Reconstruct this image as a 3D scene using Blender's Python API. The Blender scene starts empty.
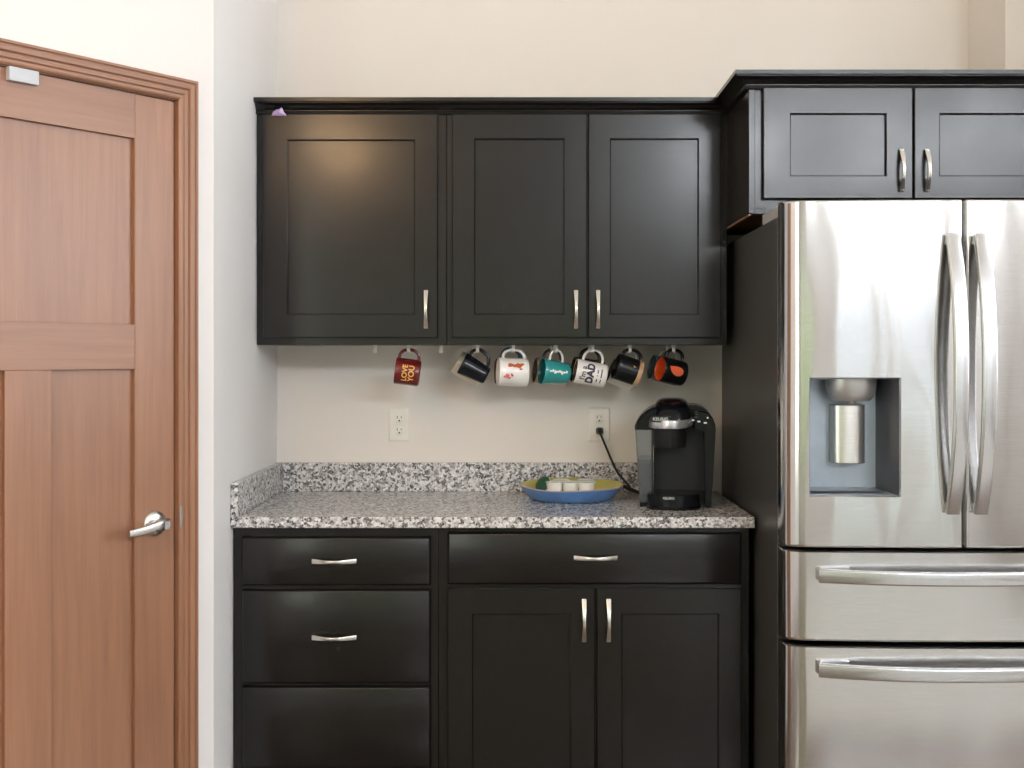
import bpy, bmesh, math, random
from mathutils import Vector, Matrix
random.seed(7)
PI = math.pi
# ------------------------------------------------------------------ camera model of the photograph
F, D, CX, CY, EYE = 1204.0, 3.9, 520.0, 355.0, 1.354
def PX(p, d): return (p - CX) * (D - d) / F            # pixel column at depth d from the back wall -> X
def PZ(p, d): return EYE - (p - CY) * (D - d) / F      # pixel row -> Z
C = bpy.context.scene.collection

# ------------------------------------------------------------------ materials
def new_mat(name):
    m = bpy.data.materials.new(name); m.use_nodes = True
    nt = m.node_tree; b = nt.nodes['Principled BSDF']
    return m, nt, b
def N(nt, t, **kw):
    n = nt.nodes.new(t)
    for k, v in kw.items():
        if hasattr(n, k): setattr(n, k, v)
    return n
def coords(nt, scale=(1, 1, 1), rot=(0, 0, 0)):
    tc = N(nt, 'ShaderNodeTexCoord'); mp = N(nt, 'ShaderNodeMapping')
    mp.inputs['Scale'].default_value = scale; mp.inputs['Rotation'].default_value = rot
    nt.links.new(tc.outputs['Object'], mp.inputs['Vector'])
    return mp.outputs['Vector']
def noise(nt, vec, scale, detail=3, rough=.5, dist=0):
    n = N(nt, 'ShaderNodeTexNoise'); n.inputs['Scale'].default_value = scale
    n.inputs['Detail'].default_value = detail; n.inputs['Roughness'].default_value = rough
    n.inputs['Distortion'].default_value = dist
    nt.links.new(vec, n.inputs['Vector']); return n
def ramp(nt, fac, stops, interp='LINEAR'):
    r = N(nt, 'ShaderNodeValToRGB'); r.color_ramp.interpolation = interp
    el = r.color_ramp.elements
    while len(el) < len(stops): el.new(0.5)
    for e, (p, c) in zip(el, stops):
        e.position = p; e.color = (c[0], c[1], c[2], 1) if hasattr(c, '__len__') else (c, c, c, 1)
    nt.links.new(fac, r.inputs['Fac']); return r
def bump(nt, b, h, strength, dist=.001):
    bp = N(nt, 'ShaderNodeBump'); bp.inputs['Strength'].default_value = strength
    bp.inputs['Distance'].default_value = dist
    nt.links.new(h, bp.inputs['Height']); nt.links.new(bp.outputs['Normal'], b.inputs['Normal']); return bp
def plain(name, col, rough=.5, metal=0, spec=.5, coat=0, var=.06, vs=25):
    m, nt, b = new_mat(name)
    n = noise(nt, coords(nt), vs, 3)
    r = ramp(nt, n.outputs['Fac'], [(.25, [c * (1 - var) for c in col]), (.75, [min(1, c * (1 + var)) for c in col])])
    nt.links.new(r.outputs['Color'], b.inputs['Base Color'])
    b.inputs['Roughness'].default_value = rough; b.inputs['Metallic'].default_value = metal
    b.inputs['Specular IOR Level'].default_value = spec; b.inputs['Coat Weight'].default_value = coat
    b.inputs['Coat Roughness'].default_value = .08
    return m
def paint(name, col):
    m, nt, b = new_mat(name)
    v = coords(nt)
    n = noise(nt, v, 2.2, 2)
    r = ramp(nt, n.outputs['Fac'], [(.3, [c * .985 for c in col]), (.7, [c * 1.015 for c in col])])
    nt.links.new(r.outputs['Color'], b.inputs['Base Color'])
    b.inputs['Roughness'].default_value = .62; b.inputs['Specular IOR Level'].default_value = .3
    bump(nt, b, noise(nt, v, 240, 2).outputs['Fac'], .12, .0006)
    return m
def cabinet_mat():
    m, nt, b = new_mat('espresso cabinet paint')
    n = noise(nt, coords(nt, (6, 6, .8)), 14, 5, .6)
    r = ramp(nt, n.outputs['Fac'], [(.3, (.0062, .0052, .0048)), (.7, (.0100, .0086, .0080))])
    nt.links.new(r.outputs['Color'], b.inputs['Base Color'])
    v2 = coords(nt)
    n2 = noise(nt, v2, 5, 4, .6)
    r2 = ramp(nt, n2.outputs['Fac'], [(.3, .20), (.75, .27)])
    nt.links.new(r2.outputs['Color'], b.inputs['Roughness'])
    b.inputs['Specular IOR Level'].default_value = .4
    bump(nt, b, n.outputs['Fac'], .06, .0008)
    return m
def wood_mat(name, axis):
    # stained wood, grain along 'Z' or 'X' of the object
    m, nt, b = new_mat(name)
    sc = (26, 26, 1.3) if axis == 'Z' else (1.3, 26, 26)
    v = coords(nt, sc)
    n = noise(nt, v, 2.2, 6, .62, .35)
    fine = noise(nt, coords(nt, (160, 160, 5) if axis == 'Z' else (5, 160, 160)), 3, 3)
    big = noise(nt, coords(nt, (3, 3, .6) if axis == 'Z' else (.6, 3, 3)), 1.6, 2)
    r = ramp(nt, n.outputs['Fac'], [(.25, (.245, .120, .068)), (.5, (.290, .145, .084)), (.78, (.335, .174, .104))])
    rb = ramp(nt, big.outputs['Fac'], [(.3, (.86, .80, .76)), (.7, (1.1, 1.06, 1.0))])
    mx = N(nt, 'ShaderNodeMix', data_type='RGBA', blend_type='MULTIPLY'); mx.inputs['Factor'].default_value = .8
    nt.links.new(r.outputs['Color'], mx.inputs['A']); nt.links.new(rb.outputs['Color'], mx.inputs['B'])
    nt.links.new(mx.outputs['Result'], b.inputs['Base Color'])
    b.inputs['Roughness'].default_value = .36; b.inputs['Specular IOR Level'].default_value = .6
    bump(nt, b, fine.outputs['Fac'], .10, .0005)
    return m
def granite_mat():
    m, nt, b = new_mat('speckled granite')
    v = coords(nt)
    nd = noise(nt, v, 90, 2)
    add = N(nt, 'ShaderNodeVectorMath', operation='MULTIPLY_ADD')
    nt.links.new(nd.outputs['Color'], add.inputs[0]); add.inputs[1].default_value = (.006, .006, .006)
    nt.links.new(v, add.inputs[2])
    def cells(scale, stops):
        vo = N(nt, 'ShaderNodeTexVoronoi'); vo.inputs['Scale'].default_value = scale
        nt.links.new(add.outputs['Vector'], vo.inputs['Vector'])
        s = N(nt, 'ShaderNodeSeparateColor'); nt.links.new(vo.outputs['Color'], s.inputs['Color'])
        return ramp(nt, s.outputs['Red'], stops, 'CONSTANT'), s
    a, sa = cells(150, [(0, (.012, .012, .016)), (.13, (.05, .05, .06)), (.24, (.20, .16, .14)), (.30, (.27, .27, .29)),
                        (.44, (.54, .53, .54)), (.66, (.72, .71, .71)), (.86, (.86, .85, .84))])
    c, sc_ = cells(330, [(0, (.02, .02, .025)), (.16, (.24, .22, .22)), (.38, (.55, .53, .52)), (.7, (.76, .74, .72))])
    mx = N(nt, 'ShaderNodeMix', data_type='RGBA'); mx.inputs['Factor'].default_value = .30
    nt.links.new(a.outputs['Color'], mx.inputs['A']); nt.links.new(c.outputs['Color'], mx.inputs['B'])
    nt.links.new(mx.outputs['Result'], b.inputs['Base Color'])
    b.inputs['Roughness'].default_value = .16; b.inputs['Specular IOR Level'].default_value = .5
    return m
def steel_mat(name, wav=.0, rough=.23, col=(.60, .585, .565), aniso=.75, axis='X'):
    m, nt, b = new_mat(name)
    v = coords(nt, (1.2, 300, 420) if axis == 'X' else (420, 300, 1.2))
    br = noise(nt, v, 1.6, 3)
    r = ramp(nt, br.outputs['Fac'], [(.3, [c * .94 for c in col]), (.7, [min(1, c * 1.05) for c in col])])
    nt.links.new(r.outputs['Color'], b.inputs['Base Color'])
    b.inputs['Metallic'].default_value = 1; b.inputs['Roughness'].default_value = rough
    if aniso:
        tg = N(nt, 'ShaderNodeTangent', direction_type='RADIAL', axis='Z' if axis == 'X' else 'X')
        b.inputs['Anisotropic'].default_value = aniso; b.inputs['Anisotropic Rotation'].default_value = .25
        nt.links.new(tg.outputs['Tangent'], b.inputs['Tangent'])
    if wav:
        w = noise(nt, coords(nt, (1, 1, .42)), 4.2, 1, .4)
        bump(nt, b, w.outputs['Fac'], 1.0, wav)
    return m
def glossy(name, col, rough=.12, spec=.5): return plain(name, col, rough, 0, spec, .4, .03, 8)
def glass_mat(name, col=(.8, .84, .86), rough=.05):
    m, nt, b = new_mat(name)
    b.inputs['Base Color'].default_value = (*col, 1); b.inputs['Transmission Weight'].default_value = .92
    b.inputs['Roughness'].default_value = rough; b.inputs['IOR'].default_value = 1.12
    return m
def daylight_mat(name, stops, strength, zr, vstripes=None):
    # the bright outdoors seen through a window: greenery low, sky high
    m, nt, b = new_mat(name)
    tc = N(nt, 'ShaderNodeTexCoord'); sep = N(nt, 'ShaderNodeSeparateXYZ')
    nt.links.new(tc.outputs['Generated'], sep.inputs[0])
    nz = noise(nt, tc.outputs['Object'], 5, 4)
    ma = N(nt, 'ShaderNodeMath', operation='MULTIPLY_ADD'); ma.inputs[1].default_value = .22
    nt.links.new(nz.outputs['Fac'], ma.inputs[0]); nt.links.new(sep.outputs['Z'], ma.inputs[2])
    sb = N(nt, 'ShaderNodeMath', operation='SUBTRACT'); sb.inputs[1].default_value = .11
    nt.links.new(ma.outputs[0], sb.inputs[0])
    r = ramp(nt, sb.outputs[0], stops)
    b.inputs['Base Color'].default_value = (0, 0, 0, 1); b.inputs['Roughness'].default_value = .1
    nt.links.new(r.outputs['Color'], b.inputs['Emission Color']); b.inputs['Emission Strength'].default_value = strength
    return m

M = {}
M['wall'] = paint('warm beige wall paint', (.78, .728, .672))
M['wall2'] = paint('pale wall paint', (.80, .775, .765))
M['wall_lit'] = paint('wall paint with light added', (.86, .845, .835))  # same paint as the angled wall, lightened: light painted into the left wall
M['ceil'] = paint('white ceiling paint', (.86, .85, .83))
M['cab'] = cabinet_mat()
M['cabin'] = plain('cabinet plywood underside', (.115, .052, .024), .55)
M['cabedge'] = plain('plywood edge', (.34, .20, .11), .55)
M['granite'] = granite_mat()
M['woodv'] = wood_mat('stained wood vertical grain', 'Z')
M['woodh'] = wood_mat('stained wood horizontal grain', 'X')
M['woodf'] = plain('walnut floor boards', (.15, .11, .085), .2, 0, .5, 0, .12, 3)
M['steel'] = steel_mat('brushed stainless steel', .007, .11, (.58, .57, .56), .955)
M['steelh'] = steel_mat('brushed stainless handle', 0, .24, (.60, .60, .61), 0, 'Z')
M['nickel'] = plain('brushed nickel', (.70, .67, .63), .27, 1, .5, 0, .04, 60)
M['satin'] = plain('satin chrome lever', (.74, .74, .74), .24, 1, .5, 0, .03, 60)
M['fside'] = plain('dark grey refrigerator side', (.058, .055, .053), .34, 0, .5, 0, .05, 120)
M['gasket'] = plain('black rubber gasket', (.012, .012, .013), .6)
M['greymet'] = plain('grey hinge cover', (.36, .36, .36), .45)
M['nozzle'] = plain('grey metallic plastic', (.45, .44, .43), .3, .7)
M['rec'] = plain('grey dispenser plastic', (.36, .41, .46), .3, .35)
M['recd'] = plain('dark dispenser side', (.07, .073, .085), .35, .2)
M['black'] = plain('gloss black plastic', (.0045, .005, .0075), .2, 0, .26)
M['mblack'] = plain('matte black plastic', (.012, .012, .013), .42, 0, .28)
M['silver'] = plain('silver plastic', (.62, .63, .66), .26, .75)
M['clear'] = glass_mat('clear smoky plastic', (.72, .76, .79))
M['water'] = glass_mat('water in the tank', (.30, .34, .40))
M['white'] = plain('white plastic', (.82, .81, .78), .35)
M['plate_w'] = plain('ivory outlet plastic', (.80, .77, .70), .35)
M['slot'] = plain('outlet slot', (.02, .018, .016), .6)
M['red'] = glossy('maroon glaze', (.135, .011, .012))
M['gold'] = plain('gold print', (.80, .42, .11), .4)
M['navy'] = plain('black navy glaze', (.006, .008, .012), .16, 0, .35)
M['cer'] = glossy('white glaze', (.82, .80, .78), .14)
M['cream'] = glossy('cream glaze', (.62, .54, .43), .2)
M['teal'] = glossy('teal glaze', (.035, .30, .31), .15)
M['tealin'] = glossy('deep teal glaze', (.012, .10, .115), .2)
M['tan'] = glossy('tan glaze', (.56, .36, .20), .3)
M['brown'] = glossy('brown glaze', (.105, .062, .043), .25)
M['dbrown'] = glossy('dark brown glaze', (.026, .019, .017), .25)
M['bluegrey'] = glossy('blue grey glaze', (.13, .17, .21), .25)
M['blue'] = glossy('blue glaze', (.02, .16, .27), .25)
M['orange'] = glossy('orange glaze', (.66, .085, .018), .2)
M['coal'] = plain('coal black glaze', (.007, .0078, .010), .30, 0, .32)
M['print_navy'] = plain('navy print', (.02, .025, .06), .4)
M['print_rust'] = plain('rust print', (.48, .10, .03), .4)
M['print_pink'] = plain('pink print', (.62, .16, .17), .4)
M['print_white'] = plain('white print', (.85, .9, .9), .4)
M['print_orange'] = plain('orange print', (.85, .16, .06), .4)
M['purple'] = plain('lilac foil', (.50, .36, .60), .3, .2)
M['pblue'] = plain('blue glaze pottery', (.09, .22, .48), .22, 0, .5, .3, .22, 14)
M['pyel'] = plain('yellow green glaze pottery', (.42, .39, .09), .25, 0, .5, .2, .2, 9)
M['pink'] = plain('pink rim glaze', (.55, .42, .50), .25, 0, .5, .2, .12, 18)
M['pod'] = plain('white pod cup', (.86, .84, .83), .4)
M['podlid'] = plain('green foil lid', (.016, .075, .032), .4)
M['podlid2'] = plain('white foil lid', (.72, .76, .72), .3)
M['frame'] = plain('white window frame', (.80, .80, .78), .4)
M['lamp'] = plain('lamp shade', (.9, .8, .6), .4)

# ------------------------------------------------------------------ mesh helper
ORIG = {}
class MB:
    def __init__(s): s.v = []; s.f = []; s.m = []
    def add(s, vs, fs, mi=0):
        o = len(s.v); s.v += [Vector(p) for p in vs]
        for f in fs: s.f.append(tuple(i + o for i in f)); s.m.append(mi)
        return s
    def box(s, x0, x1, y0, y1, z0, z1, mi=0):
        if x0 > x1: x0, x1 = x1, x0
        if y0 > y1: y0, y1 = y1, y0
        if z0 > z1: z0, z1 = z1, z0
        return s.add([(x0, y0, z0), (x1, y0, z0), (x1, y1, z0), (x0, y1, z0), (x0, y0, z1), (x1, y0, z1), (x1, y1, z1), (x0, y1, z1)],
                     [(0, 3, 2, 1), (4, 5, 6, 7), (0, 1, 5, 4), (1, 2, 6, 5), (2, 3, 7, 6), (3, 0, 4, 7)], mi)
    def loft(s, rings, mi=0, cap0=True, cap1=True, closed=True):
        n = len(rings[0]); o = len(s.v)
        for r in rings: s.v += [Vector(p) for p in r]
        for k in range(len(rings) - 1):
            for i in range(n if closed else n - 1):
                j = (i + 1) % n
                s.f.append((o + k * n + i, o + k * n + j, o + (k + 1) * n + j, o + (k + 1) * n + i)); s.m.append(mi)
        if cap0: s.f.append(tuple(o + i for i in reversed(range(n)))); s.m.append(mi)
        if cap1: s.f.append(tuple(o + (len(rings) - 1) * n + i for i in range(n))); s.m.append(mi)
        return s
    def lathe(s, prof, c=(0, 0, 0), n=40, mi=0, axis='Z', sx=1, sy=1, cap0=False, cap1=False, mis=None):
        # prof = [(radius, height)...]
        for k in range(len(prof) - 1):
            rr = []
            for (r, h) in prof[k:k + 2]:
                ring = []
                for i in range(n):
                    a = 2 * PI * i / n
                    x, y, z = r * sx * math.cos(a), r * sy * math.sin(a), h
                    if axis == 'Y': x, y, z = x, -z, y
                    if axis == 'X': x, y, z = z, x, y
                    ring.append((c[0] + x, c[1] + y, c[2] + z))
                rr.append(ring)
            s.loft(rr, mis[k] if mis else mi, cap0 and k == 0, cap1 and k == len(prof) - 2)
        return s
    def tube(s, pts, rad, n=12, mi=0, sec=None, cap=True, up=None):
        # sweep a round (or given) section along pts; rad is a number or a list
        pts = [Vector(p) for p in pts]; L = len(pts)
        rs = rad if hasattr(rad, '__len__') else [rad] * L
        rings = []; ref = Vector(up) if up else None
        for k in range(L):
            t = (pts[min(k + 1, L - 1)] - pts[max(k - 1, 0)]).normalized()
            if ref is None: ref = Vector((0, 0, 1)) if abs(t.z) < .9 else Vector((1, 0, 0))
            a = (ref - t * ref.dot(t)).normalized(); b = t.cross(a)
            if not up: ref = a
            sc = sec(k / (L - 1)) if sec else [(math.cos(2 * PI * i / n), math.sin(2 * PI * i / n)) for i in range(n)]
            rings.append([pts[k] + a * (u * rs[k]) + b * (w * rs[k]) for u, w in sc])
        return s.loft(rings, mi, cap, cap)
    def xform(s, mat, start=0):
        for i in range(start, len(s.v)): s.v[i] = mat @ s.v[i]
        return s
    def build(s, name, mats, parent=None, origin=None, bevel=0, seg=2, angle=35, local=False):
        if not hasattr(mats, '__len__'): mats = [mats]
        if local: og = Vector((0, 0, 0))
        elif parent is not None: og = ORIG[parent.name]
        elif origin is not None: og = Vector(origin)
        else:
            xs = [v.x for v in s.v]; ys = [v.y for v in s.v]; zs = [v.z for v in s.v]
            og = Vector(((min(xs) + max(xs)) / 2, (min(ys) + max(ys)) / 2, min(zs)))
        me = bpy.data.meshes.new(name)
        me.from_pydata([tuple(v - og) for v in s.v], [], s.f)
        for m in mats: me.materials.append(m)
        me.polygons.foreach_set('material_index', s.m)
        bm = bmesh.new(); bm.from_mesh(me)
        bmesh.ops.remove_doubles(bm, verts=bm.verts, dist=1e-6)
        bmesh.ops.recalc_face_normals(bm, faces=bm.faces)
        bm.to_mesh(me); bm.free()
        me.polygons.foreach_set('use_smooth', [True] * len(me.polygons))
        me.set_sharp_from_angle(angle=math.radians(angle))
        o = bpy.data.objects.new(name, me); C.objects.link(o)
        if parent is not None: o.parent = parent
        else: o.location = og
        ORIG[o.name] = og
        if bevel:
            b = o.modifiers.new('Bevel', 'BEVEL'); b.width = bevel; b.segments = seg
            b.limit_method = 'ANGLE'; b.angle_limit = math.radians(40)
        return o
def empty(name, loc, rz=0):
    o = bpy.data.objects.new(name, None); C.objects.link(o); o.location = loc; o.rotation_euler = (0, 0, rz)
    o.empty_display_size = .05
    ORIG[o.name] = Vector(loc); return o
def thing(o, label, cat, group=None):
    o['label'] = label; o['category'] = cat
    if group: o['group'] = group
    return o
def struct(o): o['kind'] = 'structure'; return o
def rsec(w, h, r=.15, n=3):
    # rounded rectangle section (half sizes w, h)
    pts = []; q = min(w, h) * r
    for cx_, cy_, a0 in ((w - q, h - q, 0), (-w + q, h - q, 90), (-w + q, -h + q, 180), (w - q, -h + q, 270)):
        for i in range(n + 1):
            a = math.radians(a0 + 90 * i / n); pts.append((cx_ + q * math.cos(a), cy_ + q * math.sin(a)))
    return pts
def text_mesh(txt, size, align='CENTER', bold=0):
    cu = bpy.data.curves.new('txt', 'FONT'); cu.body = txt; cu.size = size; cu.align_x = align; cu.align_y = 'CENTER'
    cu.offset = bold; cu.space_line = .85
    o = bpy.data.objects.new('txt', cu); C.objects.link(o)
    dg = bpy.context.evaluated_depsgraph_get(); dg.update()
    me = bpy.data.meshes.new_from_object(o.evaluated_get(dg))
    vs = [v.co.copy() for v in me.vertices]; fs = [tuple(p.vertices) for p in me.polygons]
    bpy.data.objects.remove(o); bpy.data.curves.remove(cu); bpy.data.meshes.remove(me)
    return vs, fs

# ------------------------------------------------------------------ the room shell
LW = -.787                                   # left wall plane
CORN_D = D - F * (-LW) / (CX - 213.5)        # depth of the outside corner
CEIL = 3.3
ang = math.radians(37)
ux, uy = -math.sin(ang), -math.cos(ang)      # along the angled pantry wall, away from the corner
corner = Vector((LW, -CORN_D, 0))
ROOMY, ROOMR = -7.2, 4.2
floor = struct(MB().box(-2.4, ROOMR + .1, ROOMY - .1, .1, -.06, 0).build('floor', M['woodf']))
ceiling = struct(MB().box(-2.4, ROOMR + .1, ROOMY - .1, .1, CEIL, CEIL + .08).build('ceiling', M['ceil']))
struct(MB().box(LW - .1, 1.66, 0, .1, 0, CEIL).build('wall_back', M['wall']))
struct(MB().box(LW - .09, LW, -CORN_D, 0, 0, CEIL).build('wall_left', M['wall_lit']))
struct(MB().box(1.56, 1.66, -.86, 0, 0, CEIL).build('wall_right', M['wall']))
struct(MB().box(1.66, ROOMR, -.9, -.8, 0, CEIL).build('wall_rear_right', M['wall']))
struct(MB().box(PX(968, 0), 1.56, -.30, 0, 2.135, CEIL).build('wall_chase_right', M['wall']))

# angled pantry wall: local frame, x runs along the wall away from the camera's right, -y faces the room
T_END = 1.45
aw = (corner.x, corner.y)
rz_wall = math.atan2(-uy, -ux)               # local +x points back towards the corner
# local coordinates: x = -t (t = distance from the corner), y = 0 wall face, negative y into the room
def ang_obj(mb, name, mats, parent=None, **kw):
    o = mb.build(name, mats, parent, local=True, **kw)
    if parent is None:
        o.location = (aw[0], aw[1], 0); o.rotation_euler = (0, 0, rz_wall)
    return o
DT0, DT1, DTOP = .1185, .9065, 1.985         # the door leaf: near edge, far edge, top
w = MB()
w.box(-DT0 + .012, 0, 0, .10, 0, CEIL); w.box(-T_END, -DT1 - .012, 0, .10, 0, CEIL)
w.box(-DT1 - .012, -DT0 + .012, 0, .10, DTOP + .012, CEIL)
struct(ang_obj(w, 'wall_angled', M['wall2']))
# casing: a stepped profile swept up, across and down with mitres
prof = [(u * .76, h) for u, h in [(0, 0), (0, .010), (.006, .0135), (.011, .0135), (.013, .0105), (.017, .0105), (.021, .0145), (.030, .0145), (.033, .0115),
        (.036, .0115), (.040, .0175), (.052, .0195), (.055, .0165), (.058, .0165), (.061, .021), (.068, .021), (.070, .018), (.070, 0)]]
xr, xl, zt = -DT0 + .003, -DT1 - .003, DTOP + .004
def casing_ring(u, h, mode):
    return {'rb': (xr + u, -h, 0), 'rt': (xr + u, -h, zt + u), 'lt': (xl - u, -h, zt + u), 'lb': (xl - u, -h, 0)}[mode]
def casing(modes): return MB().loft([[casing_ring(u, h, k) for u, h in prof] for k in modes])
cas = struct(ang_obj(casing(('rb', 'rt')), 'trim_1', M['woodv'], angle=18))
ang_obj(casing(('rt', 'lt')), 'head_casing', M['woodh'], cas, angle=18)
ang_obj(casing(('lt', 'lb')), 'side_casing', M['woodv'], cas, angle=18)
j = MB(); j.box(-DT0 + .0025, -DT0 + .012, .0, .10, 0, DTOP + .012); j.box(-DT1 - .012, -DT1 - .002, 0, .10, 0, DTOP + .012)
j.box(-DT1 - .002, -DT0 + .002, 0, .10, DTOP + .002, DTOP + .012)
j.box(-DT0 - .012, -DT0 + .002, .054, .08, 0, DTOP); j.box(-DT1 - .002, -DT1 + .012, .054, .08, 0, DTOP)
ang_obj(j, 'jamb', M['woodv'], cas)
sp = MB(); sp.loft([[(-DT0 + .0032 + .0085 * math.sqrt(max(0, 1 - (k / 8) ** 2)) * q, -.0115 - .003, .953 + .030 * k / 8) for k in range(-8, 9)] for q in (0, 1)], closed=False, cap0=False, cap1=False)
sp.loft([[(-DT0 + .0032 + .0085 * math.sqrt(max(0, 1 - (k / 8) ** 2)), y, .953 + .030 * k / 8) for k in range(-8, 9)] for y in (-.0145, -.004)], closed=False, cap0=False, cap1=False)
ang_obj(sp, 'strike_plate', M['nickel'], cas)
# the door
door = struct(bpy.data.objects.new('door_1', None)); C.objects.link(door)
door.location = (aw[0], aw[1], 0); door.rotation_euler = (0, 0, rz_wall)
yf = .003
sr, ml, mr = .115, .453, .566
def dbox(name, t0, t1, z0, z1, y0, mat, bev=.0025): return ang_obj(MB().box(-t1, -t0, y0, .05, z0, z1), name, mat, door, bevel=bev)
dbox('stile', DT0, DT0 + sr, .012, DTOP, yf, M['woodv'], .002)
dbox('stile', DT1 - sr, DT1, .012, DTOP, yf, M['woodv'], .002)
dbox('stile', ml, mr, .20, 1.3198, yf + .0004, M['woodv'], .001)
dbox('rail', DT0 + sr, DT1 - sr, 1.877, DTOP, yf, M['woodh'], .001)
dbox('rail', DT0 + sr, DT1 - sr, 1.3198, 1.428, yf, M['woodh'], .001)
dbox('rail', DT0 + sr, DT1 - sr, .012, .22, yf, M['woodh'], .001)
dbox('panel', DT0 + sr - .004, DT1 - sr + .004, 1.42, 1.885, yf + .012, M['woodv'], 0)
dbox('panel', DT0 + sr - .004, ml + .004, .21, 1.33, yf + .012, M['woodv'], 0)
dbox('panel', mr - .004, DT1 - sr + .004, .21, 1.33, yf + .012, M['woodv'], 0)
# lever handle
ht, hz = .1785, .941
lev = ang_obj(MB().lathe([(0, .013), (.022, .0125), (.029, .0095), (.0325, .004), (.033, 0)], (-ht, yf, hz), 40, axis='Y'), 'lever_handle', M['satin'], door)
nk = MB().lathe([(.0125, 0), (.0125, .048), (.010, .052), (0, .052)], (-ht, yf, hz), 24, axis='Y')
path = [(-ht + .012, yf - .040, hz + .003), (-ht, yf - .043, hz + .002), (-ht - .02, yf - .045, hz), (-ht - .045, yf - .045, hz - .004), (-ht - .075, yf - .043, hz - .0085), (-ht - .098, yf - .039, hz - .011)]
nk.tube(path, [1.0, 1.15, 1.05, .9, .8, .72], sec=lambda t: rsec(.0125, .0075, .8, 4), up=(0, 0, 1))
ang_obj(nk, 'lever', M['satin'], lev)
# pale bracket hooked over the door top
cb = MB()
tc0, tc1 = .494, .564
cb.box(-tc1, -tc0, yf - .0155, yf - .0005, DTOP - .0285, DTOP + .002); cb.box(-tc1, -tc0, yf - .0155, yf + .036, DTOP + .0005, DTOP + .0015)
clip = ang_obj(cb, 'door_bracket', plain('pale grey painted metal', (.50, .53, .58), .4), None, bevel=.0015)
clip.location = door.location
thing(clip, 'pale grey metal bracket hooked over the top edge of the brown wooden door', 'bracket')

# rest of the room (behind and beside the camera)
pe = Vector((corner.x + ux * T_END, corner.y + uy * T_END, 0))
def wall_with_holes(name, axis, plane, a0, a1, holes, th=.1):
    # wall on a plane; holes are (a_lo, a_hi, z_lo, z_hi), sorted
    mb = MB()
    def bx(p, q, z0, z1):
        if q - p < 1e-4 or z1 - z0 < 1e-4: return
        if axis == 'Y': mb.box(p, q, plane - th, plane, z0, z1)
        else: mb.box(plane, plane + th, p, q, z0, z1)
    cur = a0
    for (lo, hi, z0, z1) in holes:
        bx(cur, lo, 0, CEIL); bx(lo, hi, 0, z0); bx(lo, hi, z1, CEIL); cur = hi
    bx(cur, a1, 0, CEIL)
    return struct(mb.build(name, M['wall2']))
SKY = [(0, (.80, .86, .80)), (.22, (.80, .90, .84)), (.36, (.88, .95, .96)), (.6, (.90, .95, 1.0)), (1, (.90, .95, 1))]
GREEN = [(0, (.30, .38, .20)), (.5, (.50, .58, .36)), (1, (.74, .80, .62))]
M['day'] = daylight_mat('daylight through sheer curtains', SKY, 1.0, 2)
M['dayg'] = daylight_mat('daylight shaded garden', GREEN, 1.25, 2)
M['day2'] = daylight_mat('bright sky daylight', [(0, (.8, .86, .95)), (.4, (.90, .95, 1)), (1, (.90, .95, 1))], 9.0, 2)
M['added_high'] = daylight_mat('added high pane glow', [(0, (.88, .93, 1)), (1, (.92, .96, 1))], 64.0, 2)  # strong glow for the added high windows
holesY = [(-1.4, .9, .5, 2.0), (1.52, 2.98, .06, 2.34), (3.70, 3.80, .06, 2.34)]
holesT = (1.50, 3.0, 2.86, 3.27)
holesV = (.92, 1.38, 2.72, 3.26)
holesU = (3.25, 4.1, 2.9, 3.26)
M['added_side'] = daylight_mat('added side pane glow', [(0, (.84, .95, .76)), (1, (.92, .98, .90))], 3.4, 2)  # glow of the added left side window
wall_with_holes('wall_front', 'Y', ROOMY, -2.4, ROOMR, [holesY[0], holesV, holesT, holesU])
holesX = [(-6.8, -4.6, 2.5, 3.2), (-2.65, -.98, 1.30, 3.0)]
wall_with_holes('wall_side_right', 'X', ROOMR, ROOMY, -.8, holesX)
w = MB(); hl = (-5.0, -3.3, .85, 2.85)
w.box(pe.x - .1, pe.x, ROOMY, hl[0], 0, CEIL); w.box(pe.x - .1, pe.x, hl[1], pe.y + .06, 0, CEIL)
w.box(pe.x - .1, pe.x, hl[0], hl[1], 0, hl[2]); w.box(pe.x - .1, pe.x, hl[0], hl[1], hl[3], CEIL)
struct(w.build('wall_side_left', M['wall2']))
def window(name, axis, plane, a0, a1, z0, z1, mat, mull):
    t = .045
    fr = MB()
    def bx(p, q, c, d_, dep=.05):
        if axis == 'Y': fr.box(p, q, plane - .07, plane - .07 + dep, c, d_)
        else: fr.box(plane + .07 - dep, plane + .07, p, q, c, d_)
    bx(a0, a0 + t, z0, z1); bx(a1 - t, a1, z0, z1); bx(a0 + t, a1 - t, z0, z0 + t); bx(a0 + t, a1 - t, z1 - t, z1)
    for (p, q) in mull: bx(p, q, z0 + t, z1 - t)
    o = struct(fr.build(name, M['frame']))
    pn = MB()
    if axis == 'Y': pn.box(a0, a1, plane - .085, plane - .075, z0, z1)
    else: pn.box(plane + .075, plane + .085, a0, a1, z0, z1)
    pn.build('pane', mat, o)
    return o
window('window_1', 'Y', ROOMY, *holesY[0], M['dayg'], [(-.05, 0)])
window('window_2', 'Y', ROOMY + .12, *holesY[1], M['day'], [(2.07, 2.23), (2.40, 2.54), (2.66, 2.71)])
window('window_5', 'Y', ROOMY + .12, *holesY[2], M['day'], [])
window('added_window_6', 'Y', ROOMY, *holesT, M['added_high'], [(2.09, 2.22), (2.42, 2.53), (2.66, 2.70)])  # added high window, its panes shaped to brighten the cabinet fronts
window('added_window_9', 'Y', ROOMY, *holesV, M['day2'], [])  # unseen window added to brighten the right wall cabinet door
window('added_window_7', 'Y', ROOMY, *holesU, M['added_high'], [])  # unseen window added to brighten the right door above the refrigerator
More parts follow.
